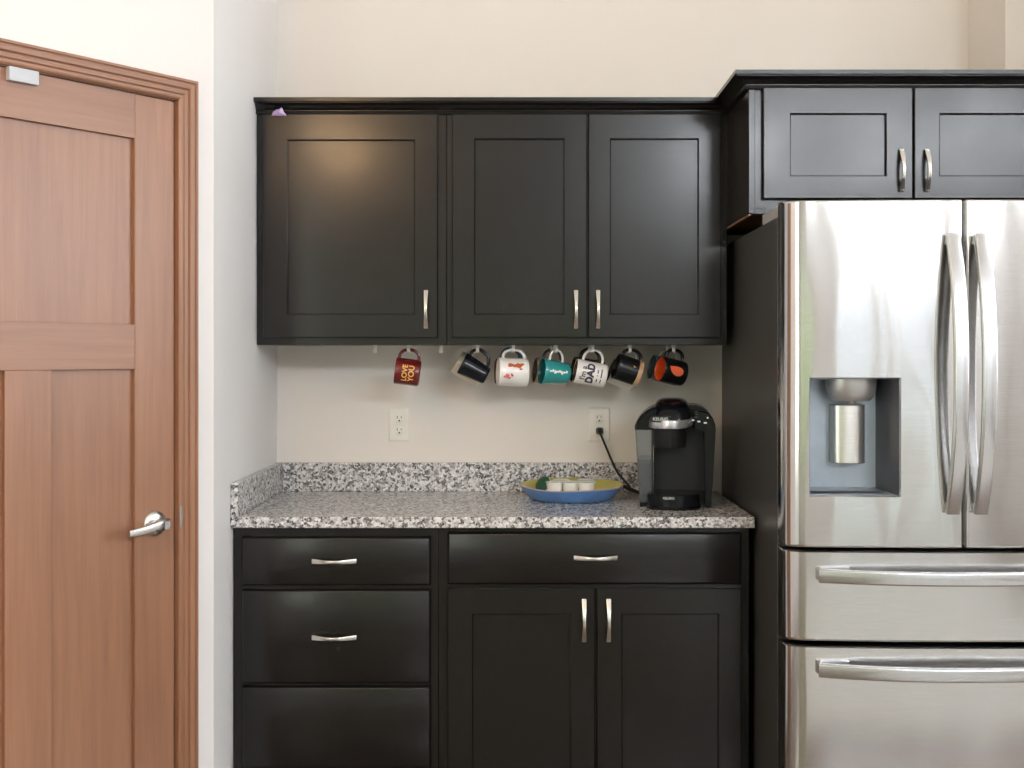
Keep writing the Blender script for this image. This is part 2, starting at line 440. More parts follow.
window('added_window_3', 'X', ROOMR, *holesX[0], M['day2'], [(-5.73, -5.67)])  # added high in the unseen side wall to light the refrigerator cabinet
window('added_window_8', 'X', pe.x - .1, *hl, M['added_side'], [(-4.17, -4.13)])  # added fill for the back wall and the left cabinet edge
window('window_4', 'X', ROOMR, *holesX[1], M['day2'], [(-1.88, -1.82)])

# ------------------------------------------------------------------ cabinet pieces
def shaker(x0, x1, z0, z1, yb, th, fl, fr_, ft, fb, rec=.010):
    # frame-and-panel front; yb = back plane (y), front at yb-th; frame widths left, right, top, bottom
    mb = MB(); yf_ = yb - th
    e = .0022
    o0 = [(x0, yb, z0), (x1, yb, z0), (x1, yb, z1), (x0, yb, z1)]
    o1 = [(x0, yf_ + e, z0), (x1, yf_ + e, z0), (x1, yf_ + e, z1), (x0, yf_ + e, z1)]
    o2 = [(x0 + e, yf_, z0 + e), (x1 - e, yf_, z0 + e), (x1 - e, yf_, z1 - e), (x0 + e, yf_, z1 - e)]
    a0, a1, c0, c1 = x0 + fl, x1 - fr_, z0 + fb, z1 - ft
    i0 = [(a0, yf_, c0), (a1, yf_, c0), (a1, yf_, c1), (a0, yf_, c1)]
    b = .0025
    i1 = [(a0 + b, yf_ + b, c0 + b), (a1 - b, yf_ + b, c0 + b), (a1 - b, yf_ + b, c1 - b), (a0 + b, yf_ + b, c1 - b)]
    i2 = [(a0 + b, yf_ + rec, c0 + b), (a1 - b, yf_ + rec, c0 + b), (a1 - b, yf_ + rec, c1 - b), (a0 + b, yf_ + rec, c1 - b)]
    mb.loft([o0, o1, o2, i0, i1, i2])
    return mb
def slab(x0, x1, z0, z1, yb, th):
    mb = MB(); yf_ = yb - th; e = .006
    mb.loft([[(x0, yb, z0), (x1, yb, z0), (x1, yb, z1), (x0, yb, z1)],
             [(x0, yf_ + e, z0), (x1, yf_ + e, z0), (x1, yf_ + e, z1), (x0, yf_ + e, z1)],
             [(x0 + .003, yf_ + .0015, z0 + .003), (x1 - .003, yf_ + .0015, z0 + .003), (x1 - .003, yf_ + .0015, z1 - .003), (x0 + .003, yf_ + .0015, z1 - .003)],
             [(x0 + e, yf_, z0 + e), (x1 - e, yf_, z0 + e), (x1 - e, yf_, z1 - e), (x0 + e, yf_, z1 - e)]])
    return mb
def pull(cx_, cz, yb, L, vertical, parent):
    # arched bar pull, flat flared ends and a waist
    mb = MB(); pts = []; K = 20
    hh = lambda t: .0055 + .021 * math.sin(PI * t) ** 1.1
    for k in range(K + 1):
        t = k / K; u = (t - .5) * L
        pts.append((cx_, yb - hh(t), cz + u) if vertical else (cx_ + u, yb - hh(t), cz))
    wid = lambda t: .0066 - .0024 * math.sin(PI * t) ** 2
    mb.tube(pts, 1, sec=lambda t: rsec(wid(t), .0026, .5, 2), up=(1, 0, 0) if vertical else (0, 0, 1))
    for sgn in (-1, 1):
        u = sgn * (L / 2 - .008)
        mb.box(*( (cx_ - .0045, cx_ + .0045, yb - .0095, yb, cz + u - .006, cz + u + .006) if vertical else (cx_ + u - .006, cx_ + u + .006, yb - .0095, yb, cz - .0045, cz + .0045)))
    return mb.build('handle', M['nickel'], parent)

# ---- upper cabinets
UD, UF = .305, .3245
UZ0, UZ1 = PZ(345, UD), PZ(97.5, UD + .04) - .006
xU0, xU1, xU2 = LW + .001, PX(446.6, UD), PX(727, UD)
def upper_body(x0, x1):
    mb = MB(); t = .016
    mb.box(x0, x1, -UD, -.001, UZ0, UZ1)
    return mb
dz0, dz1 = PZ(337.5, UF), PZ(113.8, UF)
ucl = empty('upper_cabinet', ((xU0 + xU1) / 2, -UD / 2, UZ0))
thing(ucl, 'black wall cabinet with a single panelled door, in the corner beside the left wall', 'cabinet')
upper_body(xU0, xU1).build('body', M['cab'], ucl, bevel=.0012)
a, b_ = PX(263, UF), PX(437.6, UF)
d1 = shaker(a, b_, dz0, dz1, -UD, UF - UD, PX(286.8, UF) - a, b_ - PX(415, UF), dz1 - PZ(139.3, UF), PZ(314.5, UF) - dz0).build('door', M['cab'], ucl)
pull(PX(426.2, UF), PZ(309.5, UF), -UF, .112, True, d1)
ucr = empty('upper_cabinet', ((xU1 + xU2) / 2, -UD / 2, UZ0))
thing(ucr, 'black wall cabinet with two panelled doors above the coffee maker', 'cabinet')
upper_body(xU1 + .0008, xU2).build('body', M['cab'], ucr, bevel=.0012)
for (l, r_, pl, pr, hx) in ((452, 586.9, 474.2, 564.5, 576), (588.5, 721, 610, 699, 598)):
    a, b_ = PX(l, UF), PX(r_, UF)
    dd = shaker(a, b_, dz0, dz1, -UD, UF - UD, PX(pl, UF) - a, b_ - PX(pr, UF), dz1 - PZ(138.3, UF), PZ(314.5, UF) - dz0).build('door', M['cab'], ucr)
    pull(PX(hx, UF), PZ(309.5, UF), -UF, .112, True, dd)
# ---- cabinet over the refrigerator
FD, FF = .645, .6645
FZ0 = PZ(214, FD); FZ1 = UZ1
xF0, xF1 = PX(748, FD), 1.52
ucf = empty('upper_cabinet', ((xF0 + xF1) / 2, -FD / 2, FZ0))
thing(ucf, 'black wall cabinet above the stainless steel refrigerator', 'cabinet')
mb = MB(); t = .016
mb.box(xF0, xF1, -FD, -.001, FZ0 + .014, FZ1)
mb.box(xF0, xF1, -FD, -FD + .02, FZ0, FZ0 + .014); mb.box(xF0, xF0 + t, -FD + .02, -.001, FZ0, FZ0 + .014); mb.box(xF1 - t, xF1, -FD + .02, -.001, FZ0, FZ0 + .014)
mb.box(xF0 + .0012, PX(755, FD + .004), -FD - .004, -FD, FZ0 + .0005, FZ1 - .001)
mb.build('body', M['cab'], ucf, bevel=.0012)
up = MB().box(xF0 + t, xF1 - t, -FD + .02, -.002, FZ0 + .008, FZ0 + .0139)
up.build('underside', M['cabin'], ucf)
le = MB(); le.box(xF0 + .002, xF0 + .009, -FD + .004, -.004, FZ0 - .0035, FZ0); le.build('edge_strip', M['cabedge'], ucf)
fz0, fz1 = PZ(198.5, FF), PZ(87.3, FF)
for (l, r_, pl, pr, hx, hz_) in ((763.5, 912.8, 790, 887, 901, 170.5), (914.6, 1066, 939.3, 1040, 926.5, 170.5)):
    a, b_ = PX(l, FF), PX(r_, FF)
    dd = shaker(a, b_, fz0, fz1, -FD, FF - FD, PX(pl, FF) - a, b_ - PX(pr, FF), fz1 - PZ(113, FF), PZ(176.3, FF) - fz0).build('door', M['cab'], ucf)
    pull(PX(hx, FF), PZ(hz_, FF), -FF, .112, True, dd)
# ---- crown moulding, one run with two mitred corners
top = PZ(97.2, UD + .042)
cprof = [(.000, top - .050), (.010, top - .050), (.0115, top - .0435), (.0085, top - .0395), (.0085, top - .0375), (.0125, top - .034), (.018, top - .026), (.027, top - .0185),
         (.033, top - .0165), (.036, top - .0165), (.036, top - .0145), (.042, top - .0125), (.042, top), (.000, top)]
cprof = [(o, top - (top - z) * .86) for o, z in cprof]
mb = MB()
yU, yFr = -UD - .0005, -FD - .0045
plan = [lambda o: (LW + .0005, yU - o), lambda o: (xF0 - .0005 - o, yU - o), lambda o: (xF0 - .0005 - o, yFr - o), lambda o: (1.545, yFr - o)]
mb.loft([[(*p(o), z) for o, z in cprof] for p in plan])
cr = mb.build('crown_moulding', M['cab'], angle=20)
thing(cr, 'black crown moulding running along the tops of the wall cabinets', 'moulding')
# ---- base cabinets
BD, BF = .600, .6195
CT0, CT1 = .884, .914
xB0, xB1, xB2 = LW + .001, PX(438.3, BD), PX(749, BD)
def base_body(x0, x1):
    mb = MB(); mb.box(x0, x1, -BD, -.001, .10, CT0 - .0005); mb.box(x0, x1, -BD + .07, -.001, 0, .10); return mb
bl = empty('base_cabinet', ((xB0 + xB1) / 2, -BD / 2, 0))
thing(bl, 'black base cabinet with a stack of three drawers beside the left wall', 'cabinet')
base_body(xB0, xB1).build('body', M['cab'], bl, bevel=.0012)
a, b_ = PX(241.5, BF), PX(430.5, BF)
for (y0, y1, hy) in ((537, 585.5, 560.8), (590, 683.5, 637), (687, 768, 720)):
    dr = slab(a, b_, PZ(y1, BF), PZ(y0, BF), -BD, BF - BD).build('drawer', M['cab'], bl)
    if hy < 700: pull(PX(334.5, BF), PZ(hy, BF), -BF, .119, False, dr)
br = empty('base_cabinet', ((xB1 + xB2) / 2, -BD / 2, 0))
thing(br, 'black base cabinet with one wide drawer over two panelled doors, beside the refrigerator', 'cabinet')
base_body(xB1 + .0008, xB2).build('body', M['cab'], br, bevel=.0012)
dr = slab(PX(447.5, BF), PX(741.5, BF), PZ(584.5, BF), PZ(532.8, BF), -BD, BF - BD).build('drawer', M['cab'], br)
pull(PX(595.5, BF), PZ(557.5, BF), -BF, .116, False, dr)
for (l, r_, pl, pr, hx) in ((447.5, 594.9, 472, 571, 584), (597, 741.5, 621.5, 719.5, 608.5)):
    a, b_ = PX(l, BF), PX(r_, BF)
    dd = shaker(a, b_, .125, PZ(588.2, BF), -BD, BF - BD, PX(pl, BF) - a, b_ - PX(pr, BF), .0695, .0695).build('door', M['cab'], br)
    pull(PX(hx, BF), PZ(620, BF), -BF, .115, True, dd)
# ---- granite worktop
CF = .634
ct = MB().box(LW + .0005, .6375, -CF, -.0005, CT0, CT1).build('countertop', M['granite'], bevel=.003)
thing(ct, 'grey speckled granite worktop spanning both base cabinets', 'countertop')
MB().box(LW + .0215, .612, -.0205, -.0008, CT1, CT1 + .0925).build('backsplash', M['granite'], ct, bevel=.002)
MB().box(LW + .0008, LW + .0212, -CF, -.0008, CT1, CT1 + .0925).build('side_splash', M['granite'], ct, bevel=.002)

# ------------------------------------------------------------------ refrigerator
fx0, fx1 = .648, 1.518; fxc = (fx0 + fx1) / 2; hw = (fx1 - fx0) / 2
EDGE, BOW, RR = .945, .022, .048
def fy(x, ends=True):
    u = (x - fxc) / hw; d = EDGE + BOW * (1 - u * u)
    for t in (x - fx0, fx1 - x):
        if t < RR: d -= RR - math.sqrt(max(0, RR * RR - (RR - max(t, 0)) ** 2))
    return -d
fr = empty('refrigerator', (fxc, -.5, 0))
thing(fr, 'stainless steel French door refrigerator with a water dispenser and two drawers', 'refrigerator')
FT = 1.701
mb = MB(); yb0, yb1 = -.864, -.035; th = .03
mb.box(fx0, fx0 + th, yb0, yb1, .05, FT); mb.box(fx1 - th, fx1, yb0, yb1, .05, FT); mb.box(fx0 + th, fx1 - th, yb0, yb1, FT - th, FT)
mb.box(fx0 + th, fx1 - th, yb0, yb1, .05, .05 + th); mb.box(fx0 + th, fx1 - th, -.08, yb1, .05 + th, FT - th)
mb.box(fx0 + .05, fx1 - .05, -.80, -.10, 0, .05)
mb.box(fx0 + th, fx1 - th, yb0 + .01, -.09, .876, .886)
mb.build('case', M['fside'], fr, bevel=.003)
mb = MB()
for (z0, z1) in ((.895, 1.725), (.66, .865), (.08, .63)):
    x0, x1 = fx0 + .010, fx1 - .010
    mb.box(x0, x0 + .02, -.8755, -.8645, z0, z1); mb.box(x1 - .02, x1, -.8755, -.8645, z0, z1)
    mb.box(x0 + .02, x1 - .02, -.8755, -.8645, z0, z0 + .02); mb.box(x0 + .02, x1 - .02, -.8755, -.8645, z1 - .02, z1)
mb.build('gasket', M['gasket'], fr)
for xx in (fx0 + .004, fx1 - .064):
    hb = MB().box(xx, xx + .06, -.895, -.66, FT + .0005, 1.7315).build('hinge_cover', M['greymet'], fr, bevel=.004)
def front_panel(x0, x1, z0, z1, hole=None, yb=-.876, top_slope=.0):
    xs = set()
    for k in range(25): xs.add(round(x0 + (x1 - x0) * k / 24, 5))
    for t in (0, .002, .005, .009, .014, .019, .025, .031, .037, .043, .048):
        for x in (fx0 + t, fx1 - t):
            if x0 <= x <= x1: xs.add(round(x, 5))
    if x0 > fx0 + .1: xs |= {round(x0 + .004, 5), round(x0 + .0055, 5)}
    if x1 < fx1 - .1: xs |= {round(x1 - .004, 5), round(x1 - .0055, 5)}
    e = .005
    zs = [z0, z0 + e * .4, z0 + e, z0 + e + .0015, (z0 + z1) / 2, z1 - e - .0015, z1 - e, z1 - e * .4, z1]
    if hole:
        hx0, hx1, hz0, hz1 = hole
        xs = {x for x in xs if not (abs(x - hx0) < .004 or abs(x - hx1) < .004)} | {hx0, hx1}; zs += [hz0, hz1]
    xs = sorted(xs); zs = sorted(set(zs))
    def yy(x, z):
        y = fy(x)
        q = min(z - z0, z1 - z)
        if q < e: y += e - math.sqrt(max(0, e * e - (e - q) ** 2))
        if z1 - z < e: y += top_slope * (1 - (z1 - z) / e)
        q = min(x - x0 if x0 > fx0 + .1 else 9, x1 - x if x1 < fx1 - .1 else 9)
        if q < .004: y += .004 - q
        return y
    mb = MB(); nx, nz = len(xs), len(zs)
    vs = [(x, yy(x, z), z) for z in zs for x in xs]
    fs = []
    for k in range(nz - 1):
        for i in range(nx - 1):
            if hole and xs[i] >= hx0 - 1e-6 and xs[i + 1] <= hx1 + 1e-6 and zs[k] >= hz0 - 1e-6 and zs[k + 1] <= hz1 + 1e-6: continue
            fs.append((k * nx + i, k * nx + i + 1, (k + 1) * nx + i + 1, (k + 1) * nx + i))
    mb.add(vs, fs)
    def strip(pts): mb.add(pts + [(p[0], yb, p[2]) for p in pts], [(i, i + 1, len(pts) + i + 1, len(pts) + i) for i in range(len(pts) - 1)])
    strip([(x, yy(x, z0), z0) for x in xs]); strip([(x, yy(x, z1), z1) for x in xs])
    strip([(x0, yy(x0, z), z) for z in zs]); strip([(x1, yy(x1, z), z) for z in zs])
    if not hole: mb.add([(x0, yb, z0), (x1, yb, z0), (x1, yb, z1), (x0, yb, z1)], [(0, 1, 2, 3)])
    return mb
dep = EDGE + .012
hole = (round(PX(809.5, dep - .004), 5), round(PX(901, dep + .006), 5), round(PZ(497, dep), 5), round(PZ(377.5, dep), 5))
DZ0, DZ1 = PZ(547.3, EDGE + .003), PZ(200.3, EDGE)
dl = front_panel(fx0, fxc - .0048, DZ0, DZ1, hole).build('door', M['steel'], fr, angle=50)
drr = front_panel(fxc + .0048, fx1, DZ0, DZ1).build('door', M['steel'], fr, angle=50)
dw1 = front_panel(fx0, fx1, PZ(640.5, EDGE), PZ(550.0, EDGE), top_slope=.010).build('drawer', M['steel'], fr, angle=50)
dw2 = front_panel(fx0, fx1, .075, PZ(645.0, EDGE), top_slope=.010).build('drawer', M['steel'], fr, angle=50)
# door handles: flat bars arching away from the door
def vhandle(xc_, z0, z1, parent):
    mb = MB(); K = 40; pts = []
    for k in range(K + 1):
        t = k / K
        o = .012 + .058 * (1 - abs(2 * t - 1) ** 2.3)
        pts.append((xc_, fy(xc_) - o, z0 + (z1 - z0) * t))
    mb.tube(pts, 1, sec=lambda t: rsec(.0165, .0095, .45, 3), up=(1, 0, 0))
    for z in (z0 + .012, z1 - .012): mb.box(xc_ - .0135, xc_ + .0135, fy(xc_) - .016, fy(xc_) + .004, z - .011, z + .011)
    return mb.build('handle', M['steelh'], parent, bevel=.001, seg=1)
hz0_, hz1_ = PZ(513, EDGE + .035), PZ(234.5, EDGE + .035)
vhandle(PX(952.0, EDGE + .03), hz0_, hz1_, dl); vhandle(PX(979.8, EDGE + .03), hz0_, hz1_, drr)
def hhandle(zc, parent):
    mb = MB(); K = 44; pts = []
    xa = PX(819.3, EDGE + .028); xb = 2 * fxc - xa
    for k in range(K + 1):
        t = k / K; x = xa + (xb - xa) * t
        o = .016 + .050 * (1 - abs(2 * t - 1) ** 2.3)
        pts.append((x, fy(xa + .02) - o, zc))
    mb.tube(pts, 1, sec=lambda t: rsec(.0165, .0095, .45, 3), up=(0, 0, 1))
    for x in (xa + .016, xb - .016): mb.box(x - .015, x + .015, fy(xa + .02) - .018, fy(xa + .02) + .003, zc - .0125, zc + .0135)
    for sg, x in ((1, xa), (-1, xb)): mb.box(x + sg * .004, x + sg * .075, fy(x + sg * .07) - .006, fy(xa) + .002, zc + .008, zc + .0205)
    return mb.build('handle', M['steelh'], parent, bevel=.001, seg=1)
hhandle(PZ(576.0, EDGE + .03), dw1); hhandle(PZ(670.5, EDGE + .03), dw2)
# dispenser
hx0, hx1, hz0, hz1 = hole
yr = -(EDGE - .118)
mb = MB(); g = .0006
yl, yR = fy(hx0) , fy(hx1)
k_ = .010
mb.add([(hx0, yl, hz0), (hx1, yR, hz0), (hx1, yR, hz1), (hx0, yl, hz1)], [])
front = [(hx0, yl, hz0), (hx1, yR, hz0), (hx1, yR, hz1), (hx0, yl, hz1)]
mid = [(hx0 + .003, yl + .006, hz0 + .003), (hx1 - .003, yR + .006, hz0 + .003), (hx1 - .003, yR + .006, hz1 - .003), (hx0 + .003, yl + .006, hz1 - .003)]
back = [(hx0 + .010, yr, hz0 + .008), (hx1 - .022, yr, hz0 + .008), (hx1 - .022, yr, hz1 - .008), (hx0 + .010, yr, hz1 - .008)]
fsx = []
base = 4; mb2 = MB(); mb2.v = [Vector(p) for p in front + mid + back]
for i in range(4):
    j2 = (i + 1) % 4
    mb2.f.append((i, j2, 4 + j2, 4 + i)); mb2.m.append(2)
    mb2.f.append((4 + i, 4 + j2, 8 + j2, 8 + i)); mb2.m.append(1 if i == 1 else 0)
mb2.f.append((8, 9, 10, 11)); mb2.m.append(0)
mb2.build('dispenser_recess', [M['rec'], M['recd'], M['silver']], dl)
ncx = PX(853.5, .90)
nz = MB()
zt_ = hz1 - .004; yn = yr - .050
nz.lathe([(.0, zt_ - .056), (.046, zt_ - .056), (.051, zt_ - .052), (.057, zt_ - .042), (.062, zt_ - .026), (.0635, zt_ - .012), (.0635, zt_)], (ncx, yn, 0), 40, sy=.72)
nz.lathe([(.0, zt_ - .064), (.010, zt_ - .064), (.012, zt_ - .057)], (ncx, yn, 0), 20)
nz.build('spout_housing', M['nozzle'], dl)
pd = MB()
pcx = PX(850, .87); pz0, pz1 = PZ(463.5, .87), PZ(405, .87)
ring = lambda z: [(pcx + .0405 * math.sin(a_), yr - .030 - .016 * math.cos(a_), z) for a_ in [(-90 + 180 * k / 20) * PI / 180 for k in range(21)]] + [(pcx + .0405, yr, z), (pcx - .0405, yr, z)]
pd.loft([ring(pz0), ring(pz1)])
pd.build('paddle', steel_mat('brushed paddle', 0, .28, (.70, .68, .65), 0, 'X'), dl, bevel=.0015)
tr = MB().box(hx0 + .012, hx1 - .024, yr - .09, yr - .001, hz0 + .0082, hz0 + .0105).build('drip_tray', M['recd'], dl)

# ------------------------------------------------------------------ outlets
def outlet(px, py, label):
    x, z = PX(px, 0), PZ(py, 0)
    o = empty('wall_outlet', (x, 0, z - .054))
    thing(o, label, 'outlet')
    w_, h_ = .0348, .0545
    mb = MB()
    rg = lambda a_, y: [(x + u, y, z + v) for u, v in rsec(w_ - a_, h_ - a_, .12, 3)]
    mb.loft([rg(0, -.0003), rg(0, -.003), rg(.0025, -.0055), rg(.005, -.006)])
    mb.build('cover_plate', M['plate_w'], o)
    for s_ in (-1, 1):
        zc = z + s_ * .0195
        rc = MB(); rs = lambda a_, y: [(x + max(-.0145, min(.0145, (.0172 - a_) * math.cos(t_))), y, zc + (.0172 - a_) * math.sin(t_) * .86) for t_ in [2 * PI * i / 28 for i in range(28)]]
        rc.loft([rs(0, -.0055), rs(0, -.0078), rs(.0012, -.0085)])
        r_ = rc.build('receptacle', M['white'] if False else M['plate_w'], o)
        sl = MB(); sl.box(x - .0075, x - .0053, -.0089, -.0084, zc + .0005, zc + .0080); sl.box(x + .0053, x + .0072, -.0089, -.0084, zc + .0015, zc + .0075)
        sl.lathe([(.0, .0089), (.0027, .0089), (.0027, .0084)], (x, 0, zc - .0065), 16, axis='Y')
        sl.build('slot', M['slot'], r_)
    MB().lathe([(0, .0068), (.0028, .0066), (.003, .0058)], (x, 0, z), 16, axis='Y').build('screw', M['plate_w'], o)
    return o
outlet(399.5, 424.5, 'ivory duplex wall outlet with both sockets empty, above the left part of the worktop')
o2 = outlet(599, 424.5, 'ivory duplex wall outlet with a black plug in its lower socket')

# ------------------------------------------------------------------ coffee maker
KX, KD = .448, .33
km = empty('coffee_maker', (KX, -KD, CT1))
thing(km, 'black single cup coffee maker with a clear water tank on the granite worktop', 'coffee maker')
B0 = CT1 + .0005
def plan_ring(x0, x1, d0, d1, z, q, n=5):
    cx_, cd = (x0 + x1) / 2, (d0 + d1) / 2
    return [(cx_ + u, -(cd) + v, z) for u, v in rsec((x1 - x0) / 2, (d1 - d0) / 2, q, n)]
# rear housing and right column, bounded by a rounded shoulder
xl_, xr_b, xr_t = PX(653.5, .40), PX(711.5, .42), PX(716, .42)
prof_r = [(xl_, B0), (xr_b, B0), (xr_b + .004, B0 + .06), (xr_t - .003, B0 + .17), (xr_t, B0 + .225), (xr_t - .0015, B0 + .240), (xr_t - .008, B0 + .257), (xr_t - .020, B0 + .274), (xr_t - .036, B0 + .286), (xr_t - .055, B0 + .292), (xl_ + .02, B0 + .292), (xl_, B0 + .286)]
mb = MB()
cxm = sum(p[0] for p in prof_r) / len(prof_r); czm = sum(p[1] for p in prof_r) / len(prof_r)
def pr_ring(d, k): return [(cxm + (x - cxm) * k, -d, B0 + (z - B0) * k) for x, z in prof_r]
mb.loft([pr_ring(.165, .93), pr_ring(.175, .99), pr_ring(.19, 1), pr_ring(.345, 1)])
mb.build('housing', M['black'], km, angle=40)
colx0 = PX(705.5, .42)
pc = [(colx0, B0), (xr_b, B0), (xr_b + .004, B0 + .06), (xr_t - .003, B0 + .17), (xr_t, B0 + .225), (xr_t - .0015, B0 + .240), (xr_t - .008, B0 + .257), (xr_t - .020, B0 + .2735), (colx0 - .012, B0 + .28), (colx0 - .030, B0 + .280), (colx0 - .034, B0 + .228), (colx0 - .004, B0 + .222)]
mb = MB()
def pcr(d, k, dz=0): 
    cx_, cz = xr_t - .02, B0 + .12
    return [(cx_ + (x - cx_) * k, -d + .0 - 0 * z, cz + (z - cz) * (1 - (1 - k) * .3)) for x, z in pc]
mb.loft([pcr(.3455, 1), pcr(.418, 1), pcr(.424, .97), pcr(.427, .90)])
mb.build('control_column', M['black'], km, angle=40)
# recessed dark front and floor of the cup bay
MB().box(xl_ + .003, colx0 - .001, -.352, -.3455, B0 + .04, B0 + .235).build('bay_panel', M['mblack'], km)
mb = MB()
def tray(z, sh):
    x0, x1 = PX(648.5, .46) + sh, PX(702, .44) - sh
    c_ = (x0 + x1) / 2; h_ = (x1 - x0) / 2
    pts = [(x1, -.353), (x0, -.353)]
    pts += [(c_ - h_ * math.cos(t_), -.43 - (.072 - sh) * math.sin(t_) ** .8) for t_ in [PI * i / 24 for i in range(25)]]
    return [(x, y, z) for x, y in pts]
mb.loft([tray(B0, 0), tray(B0 + .006, -.001), tray(B0 + .010, .003), tray(B0 + .040, .003), tray(B0 + .043, .006)])
trb = mb.build('drip_tray', M['black'], km, angle=40)
lv, lf = text_mesh('KEURIG', .0095, bold=.0002)
tb = MB(); tb.add([(PX(673, .5) + v.x, -.4995 + abs(v.x) * .03, B0 + .034 + v.y) for v in lv], lf); tb.build('lettering', M['silver'], trb)
# clear tank on the left with water in it
tx0b, tx0t, tx1 = PX(640.5, .41), PX(635.5, .41), xl_ - .002
def tank(z, i):
    f_ = (z - B0) / .225; x0 = tx0b + (tx0t - tx0b) * f_
    return plan_ring(x0 + i, tx1 - i, .20 + i, .418 - i, z, .45)
mb = MB(); mb.loft([tank(B0 + .012, 0), tank(B0 + .222, 0)], cap1=False); mb.loft([tank(B0 + .0145, .0022), tank(B0 + .222, .0022)], cap1=False)
tk = mb.build('water_tank', M['clear'], km)
MB().loft([tank(B0 + .0152, .0030), tank(B0 + .135, .0030)]).build('water', M['water'], tk)
MB().loft([plan_ring(tx0b - .001, tx1 + .001, .195, .420, B0, .4), plan_ring(tx0b - .001, tx1 + .001, .195, .420, B0 + .0115, .4)]).build('tank_base', M['black'], km)
lidp = [(tx0t - .001, B0 + .2225), (tx0t - .0015, B0 + .233), (tx0t + .006, B0 + .250), (tx0t + .018, B0 + .266), (tx0t + .034, B0 + .279), (tx0t + .052, B0 + .288), (xl_ + .012, B0 + .288), (xl_ + .012, B0 + .2225)]
cxl, czl = xl_, B0 + .2225
mb = MB(); mb.loft([[(cxl + (x - cxl) * k, -d, czl + (z - czl) * k) for x, z in lidp] for d, k in ((.19, .9), (.20, 1), (.408, 1), (.418, .97), (.424, .88))])
mb.build('tank_lid', M['black'], km, angle=40)
# brew head: dome, silver collar, chamber
hcx = PX(673.5, .44)
mb = MB()
def head(z, hx, d0, d1, q=.75): return plan_ring(hcx - hx, hcx + hx, d0, d1, z, q, 6)
mb.loft([head(B0 + .236, .054, .24, .462), head(B0 + .262, .0545, .23, .462), head(B0 + .278, .053, .225, .452), head(B0 + .290, .050, .222, .435), head(B0 + .300, .045, .222, .405), head(B0 + .3065, .037, .226, .375), head(B0 + .310, .025, .24, .345)])
mb.build('brew_head', M['black'], km, angle=60)
ccx = PX(671, .44)
mb = MB(); mb.lathe([(.044, B0 + .172), (.047, B0 + .178), (.0485, B0 + .230)], (ccx, -.405, 0), 48, cap0=True, cap1=True)
mb.build('brew_chamber', M['mblack'], km)
mb = MB(); ps = []
for k in range(33):
    a_ = math.radians(-178 + 176 * k / 32)
    t_ = k / 32
    zc = B0 + .241 + .010 * max(0, (t_ - .62) / .38) ** 1.6
    ps.append((hcx - .003 + .0605 * math.cos(a_), -.395 + .080 * math.sin(a_), zc))
mb.tube(ps, 1, sec=lambda t: rsec(.0125 - .003 * max(0, (t - .6) / .4), .006, .5, 3), up=(0, 0, 1))
sc_ = mb.build('silver_collar', M['silver'], km)
# name plate on the collar
npx = PX(663.5, .47)
mb = MB(); npz = B0 + .2565
pl = lambda k, y: [(npx + .0005 + u, y + 1.6 * (u + .010) ** 2 , npz + v) for u, v in rsec(.030 * k, .0085 * k, .7, 5)]
mb.loft([pl(1, -.462), pl(1, -.4735), pl(.92, -.4755)])
npo = mb.build('name_plate', M['mblack'], km)
lv, lf = text_mesh('KEURIG', .0125, bold=.0003)
tb = MB(); tb.add([(npx + v.x, -.4765 + 1.6 * (v.x + .010) ** 2, npz + v.y) for v in lv], lf); tb.build('lettering', M['silver'], npo)
for (bx, by, w_) in ((694, 420.2, .0032), (699.6, 421.4, .0042), (706, 422.6, .0046), (708.3, 417.6, .0020)):
    x, z = PX(bx, .428), PZ(by, .428)
    MB().box(x - w_, x + w_, -.4298, -.4262, z - .0022, z + .0022).build('button', M['print_white'], km, bevel=.0006)
for by in (412, 414.3, 417): 
    x, z = PX(697, .428), PZ(by, .428); MB().box(x - .0045, x + .0045, -.4282, -.4264, z - .0007, z + .0007).build('indicator', M['bluegrey'], km)
# power cord with plug (laid out in the room, so undo the coffee maker's own turn)
ku = Matrix.Translation((KX, -KD, 0)) @ Matrix.Rotation(math.radians(7.0), 4, 'Z') @ Matrix.Translation((-KX - .009, KD, 0))
ox, oz = PX(599.3, 0), PZ(424.5, 0) - .0195
mb = MB()
cp = [(ox, -.030, oz), (ox + .003, -.040, oz - .012), (PX(606, .045), -.045, PZ(447, .045)), (PX(612, .05), -.05, PZ(461, .05)), (PX(618, .05), -.05, PZ(473, .05)), (PX(625, .055), -.060, PZ(481.5, .06)), (PX(633, .08), -.085, CT1 + .010), (PX(640, .12), -.12, CT1 + .006), (PX(650, .16), -.16, CT1 + .010), (PX(655, .18), -.185, CT1 + .02)]
def smooth_path(P, n=8):
    P = [Vector(p) for p in P]; out = []
    for i in range(len(P) - 1):
        p0, p1, p2, p3 = P[max(i - 1, 0)], P[i], P[i + 1], P[min(i + 2, len(P) - 1)]
        for k in range(n):
            t = k / n
            out.append(.5 * ((2 * p1) + (p2 - p0) * t + (2 * p0 - 5 * p1 + 4 * p2 - p3) * t * t + (3 * p1 - p0 - 3 * p2 + p3) * t ** 3))
    return out + [P[-1]]
sp_ = smooth_path(cp)
mb.tube(sp_, .0036, 10)
cord = mb.xform(ku).build('power_cord', M['mblack'], km)
mb = MB(); mb.loft([[(ox + u, y, oz + v) for u, v in rsec(w_, h_, .6, 4)] for y, w_, h_ in ((-.0088, .0115, .0105), (-.018, .0120, .0110), (-.028, .0095, .0090), (-.036, .0055, .006))])
mb.xform(ku).build('plug', M['mblack'], cord)
